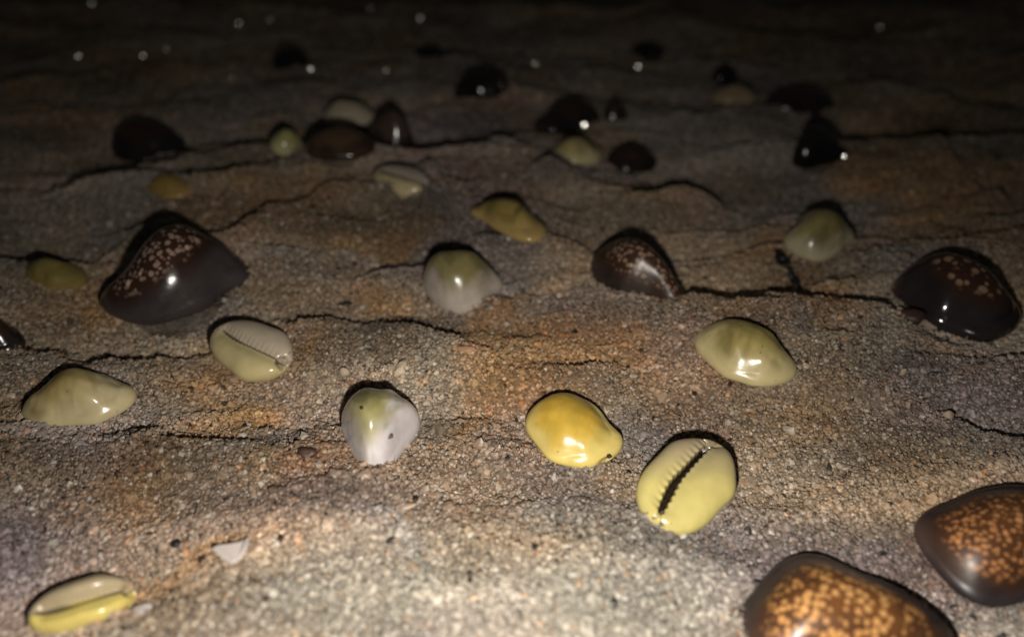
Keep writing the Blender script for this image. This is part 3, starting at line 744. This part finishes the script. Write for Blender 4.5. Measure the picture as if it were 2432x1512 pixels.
nt.links.new(tc.outputs['Object'], vo.inputs['Vector'])
sp = nd(nt, 'ShaderNodeSeparateColor'); nt.links.new(vo.outputs['Color'], sp.inputs[0])
mr = nd(nt, 'ShaderNodeMapRange'); mr.inputs[3].default_value = 0.45; mr.inputs[4].default_value = 1.25
nt.links.new(sp.outputs[0], mr.inputs[0])
cc = nd(nt, 'ShaderNodeCombineColor')
for i in range(3): nt.links.new(mr.outputs[0], cc.inputs[i])
col = mix_c(nt, 1.0, at.outputs['Color'], cc.outputs[0], 'MULTIPLY')
nt.links.new(col, b.inputs['Base Color']); b.inputs['Roughness'].default_value = 0.75
b.inputs['Specular IOR Level'].default_value = 0.25
bp = nd(nt, 'ShaderNodeBump'); bp.invert = True; bp.inputs['Strength'].default_value = 1.0; bp.inputs['Distance'].default_value = 0.0004
nt.links.new(vo.outputs['Distance'], bp.inputs['Height']); nt.links.new(bp.outputs[0], b.inputs['Normal'])
ground = mesh_obj('sand_ground', verts, faces, m)
set_color(ground.data, 'tint', sand_color(XX.ravel(), YY.ravel())*0.65)  # sheet tinted darker: painted shade for the gaps between grains
tag(ground, 'coarse rippled beach sand at night', None, kind='structure')

MARKS = [(1628,1155,'the toothed slit cowrie'),(1365,1020,'the bright yellow cowrie'),(903,1012,'the white cowrie'),(190,940,'the humped green cowrie'),
 (597,830,'the grey lipped cowrie'),(1770,838,'the smudged green cowrie'),(1097,668,'the olive backed cowrie'),(1945,555,'the pale cowrie by the twig'),(2275,705,'the row spotted dark cowrie'),
 (2000,1440,'the netted dark cowrie'),(195,1430,'the blurred yellow cowrie'),(410,650,'the big spotted dark cowrie'),(575,1365,'the pointed white fragment'),(738,1107,'the round brown pebble'),
 (1210,520,'the amber cowrie'),(1520,645,'the half buried dark cowrie'),(2320,1300,'the rusty dark cowrie'),(355,330,'the far left dark shell'),(1345,272,'the sloping dark shell'),
 (1145,200,'the shell under the streak'),(680,338,'the small round pale shell'),(825,265,'the blurred pale shell'),(1905,240,'the long low dark shell'),(1745,222,'the faint pale shell'),
 (690,142,'the farthest left dark shell'),(1021,126,'the farthest middle dark shell'),(1539,126,'the farthest right dark shell'),(1722,165,'the small back dark shell')]
USED = set()
def where(what, x, y_):
    c = sorted(MARKS, key=lambda k: (k[0]-x)**2+((k[1]-y_)*1.3)**2)
    for far_ in ('', 'far ', 'close '):
        for mx, my, nm in c[:3]:
            dx, dy = x-mx, (y_-my)*1.6
            if abs(dx) > 2.2*abs(dy): side = 'left of' if dx < 0 else 'right of'
            elif abs(dy) > 2.2*abs(dx): side = 'behind' if dy < 0 else 'in front of'
            else: side = ('behind and ' if dy < 0 else 'before and ')+('left' if dx < 0 else 'right')+' of'
            t = 'tiny %s lying %s%s %s' % (what, far_, side, nm)
            if len(t.replace('lying ', '').split()) > 14: t = t.replace('tiny ', '')
            if t not in USED:
                USED.add(t); return t
    return t

# wet, mirror bright chips that catch the torch
glint = simple_mat('wet_chip', (.85, .82, .78), 0.15, var=.05, metallic=1.0)
bpy.context.view_layer.update(); DG_ = bpy.context.evaluated_depsgraph_get()
def chip(px, py, spx, h_mm, lab, asp=(1, 1, 1), rot=0):
    """a flat wet chip lying tilted so that it throws the torch light back"""
    r = spx*1.1e-3
    bm = bmesh.new(); bmesh.ops.create_icosphere(bm, subdivisions=3, radius=r)
    for v_ in bm.verts: v_.co = Vector((v_.co.x*asp[0], v_.co.y*asp[1], v_.co.z*0.15))
    me_ = bpy.data.meshes.new('wet_chip'); bm.to_mesh(me_); bm.free()
    me_.polygons.foreach_set('use_smooth', [True]*len(me_.polygons)); me_.materials.append(glint)
    o = bpy.data.objects.new('wet_chip', me_); COL.objects.link(o)
    g0 = G(px, py); d_ = (Vector((g0[0], g0[1], 0))-cam.location).normalized()
    ok_, loc_, *_r = SC.ray_cast(DG_, cam.location, d_)
    o.location = loc_-d_*(r*1.0+0.0005) if ok_ else Vector((g0[0], g0[1], 0.003))
    n = ((cam.location-o.location).normalized()+(lamp.location-o.location).normalized()).normalized()
    xa = Vector((1, 0, 0)); xa = (xa-n*xa.dot(n)).normalized(); ya = n.cross(xa)
    o.matrix_world = Matrix.Translation(o.location) @ Matrix((xa, ya, n)).transposed().to_4x4()
    tag(o, lab or where('wet chip glinting', px, py).replace('lying ', ''), 'chip', 'wet chips glinting in the far sand')
for a_ in [(1388,297,1.3,0,'brightest round glint, a wet chip on the foot of the sloping dark cowrie'),(1515,159,1.1,0,''),(738,165,.9,0,''),(1417,236,.7,0,''),(917,167,.6,0,''),
           (1193,165,.9,0,'long bright streak of a wet sliver on the dark cowrie at middle back',(3.2,.5,.5)),(1273,151,.8,0,'short dim streak right of the long bright one',(2.0,.5,.5)),
           (1262,73,.9,0,'small thin streak highest in the dark at the middle',(2.0,.4,.4)),(998,44,1.0,0,''),(550,187,.7,0,''),(186,135,1.2,0,''),(523,213,.7,0,''),
           (340,133,.9,0,''),(218,8,1.3,0,''),(322,24,1.3,0,''),(567,57,1.0,0,''),(1202,37,.8,0,''),(2005,372,.8,0,'bright wet chip at the right tip of the black cowrie'),
           (2190,205,.8,0,''),(1970,210,.6,0,''),(2090,65,.9,0,''),(1778,66,.8,0,''),(235,348,.8,0,''),(925,50,.8,0,''),(810,115,.7,0,''),(1088,140,.5,0,''),(20,140,.8,0,''),(75,150,.6,0,''),(130,128,.7,0,''),(165,118,.6,0,''),(270,128,.6,0,''),(395,118,.6,0,''),(640,48,.7,0,''),(880,22,.7,0,''),(1130,62,.5,0,'')]:
    chip(*a_)

# ------------------------------------------------------------------ sand grains: one object, nobody could count them
y = 0.040
xs_all, ys_all, sz_all = [], [], []
while y < 0.47:
    sp_ = 0.00064 if y < 0.24 else 0.00064*(1+(y-0.24)*4.2)
    half = 0.72*math.hypot(y, CAM_H)*0.98+0.012
    n = int(2*half/sp_)
    xr = -half+sp_*(np.arange(n)+0.5)
    xs_all.append(xr+rng.uniform(-.5, .5, n)*sp_); ys_all.append(np.full(n, y)+rng.uniform(-.5, .5, n)*sp_)
    sz_all.append(np.full(n, sp_))
    y += sp_
gx_ = np.concatenate(xs_all); gy_ = np.concatenate(ys_all); gs = np.concatenate(sz_all)
keep = np.ones(len(gx_), bool)
for cx, cy, yaw, ra, rb in FOOT:
    dx = gx_-cx; dy = gy_-cy
    a = dx*math.cos(yaw)+dy*math.sin(yaw); bb = -dx*math.sin(yaw)+dy*math.cos(yaw)
    keep &= ((a/(ra))**2+(bb/(rb))**2) > 0.45
gx_, gy_, gs = gx_[keep], gy_[keep], gs[keep]
N = len(gx_)
nst = 0
if STUCK:
    ST = np.concatenate(STUCK); nst = len(ST)
    gx_ = np.concatenate([gx_, ST[:, 0]]); gy_ = np.concatenate([gy_, ST[:, 1]]); gs = np.concatenate([gs, np.full(nst, .00042)]); N += nst
size = gs*np.clip(np.exp(rng.normal(0, 0.38, N)), 0.45, 2.4)*0.58
big = rng.random(N) < 0.012; size[big] *= rng.uniform(1.3, 2.2, big.sum())
gz = height(gx_, gy_) + rng.uniform(-0.00018, 0.00032, N)
if nst: gz[-nst:] = ST[:, 2]
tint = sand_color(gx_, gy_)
br = np.exp(rng.normal(0, 0.22, N)); br[rng.random(N) < 0.010] *= 0.14
pale = rng.random(N) < 0.05
tint = tint*br[:, None]
tint[pale] = tint[pale]*0.4+np.array([.52, .47, .40])*0.6
warmg = rng.random(N) < 0.04
tint[warmg] *= np.array([1.12, .88, .7])
tint = np.clip(tint, 0.006, .8)
me = bpy.data.meshes.new('sand_grains')
me.vertices.add(N); me.vertices.foreach_set('co', np.stack([gx_, gy_, gz], 1).astype(np.float32).ravel())
set_color(me, 'tint', tint)
v = me.attributes.new('gsize', 'FLOAT_VECTOR', 'POINT')
asp = rng.uniform(0.62, 1.25, (N, 3)); asp[:, 2] *= 0.85
v.data.foreach_set('vector', (asp*size[:, None]).astype(np.float32).ravel())
v = me.attributes.new('grot', 'FLOAT_VECTOR', 'POINT')
v.data.foreach_set('vector', (rng.random((N, 3))*np.array([0.9, 0.9, 6.28])).astype(np.float32).ravel())
grains = bpy.data.objects.new('sand_grains', me); COL.objects.link(grains)
tag(grains, 'loose coarse sand grains covering the ground', None, kind='stuff')

gm, nt, b = new_mat('sand_grain')
at = nd(nt, 'ShaderNodeAttribute', attribute_name='tint', attribute_type='INSTANCER')
nt.links.new(at.outputs['Color'], b.inputs['Base Color'])
b.inputs['Roughness'].default_value = 0.42; b.inputs['Specular IOR Level'].default_value = 0.5

ng = bpy.data.node_groups.new('grain_scatter', 'GeometryNodeTree')
ng.interface.new_socket('Geometry', in_out='INPUT', socket_type='NodeSocketGeometry')
ng.interface.new_socket('Geometry', in_out='OUTPUT', socket_type='NodeSocketGeometry')
gi = ng.nodes.new('NodeGroupInput'); go = ng.nodes.new('NodeGroupOutput')
ico = ng.nodes.new('GeometryNodeMeshIcoSphere'); ico.inputs['Radius'].default_value = 1.0; ico.inputs['Subdivisions'].default_value = 2
spn = ng.nodes.new('GeometryNodeSetPosition')
noi = ng.nodes.new('ShaderNodeTexNoise'); noi.inputs['Scale'].default_value = 0.9; noi.inputs['Detail'].default_value = 1
vsub = ng.nodes.new('ShaderNodeVectorMath'); vsub.operation = 'SUBTRACT'; vsub.inputs[1].default_value = (.5, .5, .5)
vsc = ng.nodes.new('ShaderNodeVectorMath'); vsc.operation = 'SCALE'; vsc.inputs['Scale'].default_value = 1.3
ng.links.new(noi.outputs['Color'], vsub.inputs[0]); ng.links.new(vsub.outputs[0], vsc.inputs[0])
ng.links.new(ico.outputs[0], spn.inputs['Geometry']); ng.links.new(vsc.outputs[0], spn.inputs['Offset'])
sm = ng.nodes.new('GeometryNodeSetMaterial'); sm.inputs['Material'].default_value = gm
ng.links.new(spn.outputs[0], sm.inputs['Geometry'])
iop = ng.nodes.new('GeometryNodeInstanceOnPoints')
ng.links.new(gi.outputs[0], iop.inputs['Points']); ng.links.new(sm.outputs[0], iop.inputs['Instance'])
def named(nm):
    a = ng.nodes.new('GeometryNodeInputNamedAttribute'); a.data_type = 'FLOAT_VECTOR'; a.inputs['Name'].default_value = nm
    return a.outputs[0]
e2r = ng.nodes.new('FunctionNodeEulerToRotation'); ng.links.new(named('grot'), e2r.inputs[0])
ng.links.new(e2r.outputs[0], iop.inputs['Rotation'])
ng.links.new(named('gsize'), iop.inputs['Scale'])
ng.links.new(iop.outputs[0], go.inputs[0])
md = grains.modifiers.new('scatter', 'NODES'); md.node_group = ng
print('grains', N)

# ------------------------------------------------------------------ bits and pieces on the sand
def lump(name, px, py, size_px, mat, label, cat, group=None, asp=(1, .8, .6), rot=0.0, rough=0.12, seed=0, sub=3, lift=0.3, angular=False, tiltx=0.0):
    c = G(px, py, 0.0008); e = G(px+size_px/2, py, 0.0008); r = float(e[0]-c[0])
    bm = bmesh.new(); bmesh.ops.create_icosphere(bm, subdivisions=sub if not angular else 1, radius=r)
    rr = np.random.default_rng(seed+int(px*7+py))
    ph = rr.random(6)*6.28
    for v_ in bm.verts:
        n = v_.co.normalized()
        k = 1+rough*(math.sin(3*n.x+ph[0])+math.sin(4*n.y+ph[1])+math.sin(3.5*n.z+ph[2])+.5*math.sin(9*n.x+ph[3])*math.sin(8*n.y+ph[4]))
        if angular: k *= rr.uniform(.75, 1.25)
        v_.co = Vector((n.x*asp[0], n.y*asp[1], n.z*asp[2]))*r*k
    if angular: bmesh.ops.bevel(bm, geom=bm.edges[:], offset=r*0.05, segments=2, affect='EDGES')
    me_ = bpy.data.meshes.new(name); bm.to_mesh(me_); bm.free()
    me_.polygons.foreach_set('use_smooth', [not angular]*len(me_.polygons))
    me_.materials.append(mat)
    o = bpy.data.objects.new(name, me_); COL.objects.link(o)
    o.location = (c[0], c[1], h1(c[0], c[1])+r*asp[2]*lift+0.00015)
    o.rotation_euler = (tiltx, 0, rot)
    tag(o, label, cat, group)
    return o

black = simple_mat('black_grain', (.012, .010, .010), 0.55)
brown = simple_mat('brown_stone', (.055, .028, .02), 0.5)
chalk = simple_mat('chalky_fragment', (.50, .44, .41), 0.55, var=.12)
tanst = simple_mat('tan_pebble', (.40, .30, .22), 0.6)
orst = simple_mat('orange_pebble', (.42, .24, .14), 0.5)

lump('pebble', 738, 1107, 38, brown, 'round dark brown pebble left of the white cowrie', 'pebble', asp=(1, .9, .8), lift=.2)
lump('pebble', 2155, 772, 56, brown, 'small reddish brown stone against the dark cowrie near the right edge', 'stone', asp=(1, .75, .6), rot=-.3, lift=.4)
lump('pebble', 1108, 868, 40, orst, 'flat oval orange tan pebble in the middle of the sand', 'pebble', asp=(1, .5, .35), rot=-.1)
lump('pebble', 1972, 673, 28, tanst, 'pale oval pebble below the twig', 'pebble', asp=(1, .65, .5))
lump('pebble', 1738, 966, 26, tanst, 'angular tan pebble in front of the pale green yellow cowrie', 'pebble', asp=(1, .8, .5), angular=True)
lump('shell_fragment', 820, 894, 26, tanst, 'upright blunt tan shell fragment in mid sand', 'shell fragment', asp=(.8, .6, 1.3), lift=.5)
lump('pebble', 2137, 902, 20, tanst, 'slim pale pebble standing right of the pale green yellow cowrie', 'pebble', asp=(.6, .5, 1.2), lift=.5)
lump('pebble', 1455, 1158, 22, chalk, 'small white angular chip between the two bright yellow shells', 'chip', asp=(.7, .6, .8), angular=True, lift=.4)
lump('pebble', 2258, 976, 24, tanst, 'round pebble on the crest of the right hand ripple', 'pebble', asp=(1, .9, .8), lift=.5)
# a flat three cornered piece of white shell
def plate(name, pts, thick, mat, label, cat, zl=0.0004, dish=0.0):
    P = [G(x, y) for x, y in pts]; c = sum(P)/len(P)
    bm = bmesh.new()
    vs = [bm.verts.new((p[0]-c[0], p[1]-c[1], 0)) for p in P]
    f = bm.faces.new(vs)
    r = bmesh.ops.extrude_face_region(bm, geom=[f])
    for g in r['geom']:
        if isinstance(g, bmesh.types.BMVert): g.co.z += thick*(1+.3*math.sin(g.co.x*3000))
    bmesh.ops.recalc_face_normals(bm, faces=bm.faces)
    bmesh.ops.bevel(bm, geom=bm.edges[:], offset=thick*.25, segments=2, affect='EDGES')
    me_ = bpy.data.meshes.new(name); bm.to_mesh(me_); bm.free(); me_.materials.append(mat)
    o = bpy.data.objects.new(name, me_); COL.objects.link(o)
    o.location = (c[0], c[1], h1(c[0], c[1])+zl); o.rotation_euler = (math.radians(12), math.radians(-6), 0)
    tag(o, label, cat); return o
plate('shell_fragment', [(528,1360),(545,1352),(575,1350),(600,1348),(618,1340),(612,1362),(590,1388),(570,1396),(548,1380)], 0.0009, chalk,
      'white broken piece of shell with a pointed corner, in the bright sand at bottom left', 'shell fragment')
lump('shell_fragment', 347, 1470, 46, chalk, 'rounded white fragment right of the blurred yellow cowrie', 'shell fragment', asp=(1, .8, .5), rot=.2)
lump('shell_fragment', 88, 1478, 30, chalk, 'white chip against the left end of the blurred yellow cowrie', 'shell fragment', asp=(.7, .8, .9), lift=.5)
lump('shell_fragment', 970, 1236, 50, tanst, 'long flat tan fragment beside the broad trough in the sand', 'shell fragment', asp=(1, .3, .25), rot=.45)

specks = [(818,719,26,'flat black flake on the sand left of the olive backed cowrie'),(427,1312,22,''),(683,1330,20,''),(392,1152,14,''),(449,1000,10,''),(497,998,10,''),
 (577,994,11,''),(640,1003,11,''),(1270,1336,16,''),(934,1330,18,''),(990,1211,14,''),(1118,1413,16,''),(1140,1386,12,''),(1116,1388,10,''),(1494,1105,12,''),
 (1205,1085,12,''),(1410,1090,8,''),(655,1490,18,''),(415,1418,12,''),(2120,1180,12,''),(2195,938,9,''),(2280,1210,9,''),(1735,905,14,''),(2360,1290,8,''),
 (240,1210,11,''),(165,1205,10,''),(5,702,16,''),(1830,1412,14,''),(1590,1110,10,''),(540,1195,10,''),(790,1285,10,''),(1935,995,9,''),(2340,1010,9,''),
 (1800,1370,16,''),(640,1150,10,''),(1135,1320,9,''),(1430,545,12,''),(845,640,12,''),(1700,1105,9,''),(1490,870,9,'')]
for x, y_, s_, lb in specks:
    lump('dark_grain', x, y_, s_*1.15, black if (x+y_) % 3 else brown, lb or where(('black' if (x+y_) % 3 else 'brown')+(' speck' if s_ < 13 else ' grain'), x, y_), 'grain', 'dark grains on the pale sand',
         asp=(1.1, .5, .3) if lb else (1, .8, .6), rot=.3 if lb else x % 3, sub=2, lift=.6)

# black twig
def twig(name, pts, rad, mat, label, cat):
    P = []
    for x, y_, dz in pts:
        g = G(x, y_); P.append(Vector((g[0], g[1], h1(g[0], g[1])+dz)))
    c = P[0].copy(); n = 9
    # refine with kinks
    Q = []; R = []
    rr = random.Random(5)
    for i in range(len(P)-1):
        for k in range(6):
            t_ = k/6; p = P[i].lerp(P[i+1], t_)
            Q.append(p+Vector((rr.uniform(-1, 1), rr.uniform(-1, 1), rr.uniform(-.3, .5)))*rad[i]*.35)
            R.append((rad[i]*(1-t_)+rad[i+1]*t_)*rr.uniform(.72, 1.25))
    Q.append(P[-1]); R.append(rad[-1])
    vs, fs = [], []
    for i, p in enumerate(Q):
        d = (Q[min(i+1, len(Q)-1)]-Q[max(i-1, 0)]).normalized()
        a = d.cross(Vector((0, 0, 1))).normalized(); b_ = a.cross(d)
        for k in range(n):
            th = 2*math.pi*k/n
            vs.append(p-c+(a*math.cos(th)+b_*math.sin(th)*.7)*R[i]*rr.uniform(.8, 1.2))
    for i in range(len(Q)-1):
        for k in range(n):
            fs.append((i*n+k, i*n+(k+1) % n, (i+1)*n+(k+1) % n, (i+1)*n+k))
    fs.append(tuple(range(n))); fs.append(tuple((len(Q)-1)*n+k for k in range(n)))
    o = mesh_obj(name, vs, fs, mat); o.location = c
    tag(o, label, cat); return o
twig('twig', [(1842,612,.0024), (1852,634,.0020), (1868,645,.0014), (1884,660,.0013), (1904,684,.0007)], [.0009, .0016, .0008, .0013, .0003], black,
     'short jagged black twig below the pale cowrie at right', 'twig')
twig('weed_scrap', [(1016,714,.0016), (1024,702,.0030), (1034,704,.0034), (1042,712,.0026)], [.0003, .0005, .0004, .00015], black,
     'curled black scrap of weed at the left foot of the olive backed cowrie', 'weed')
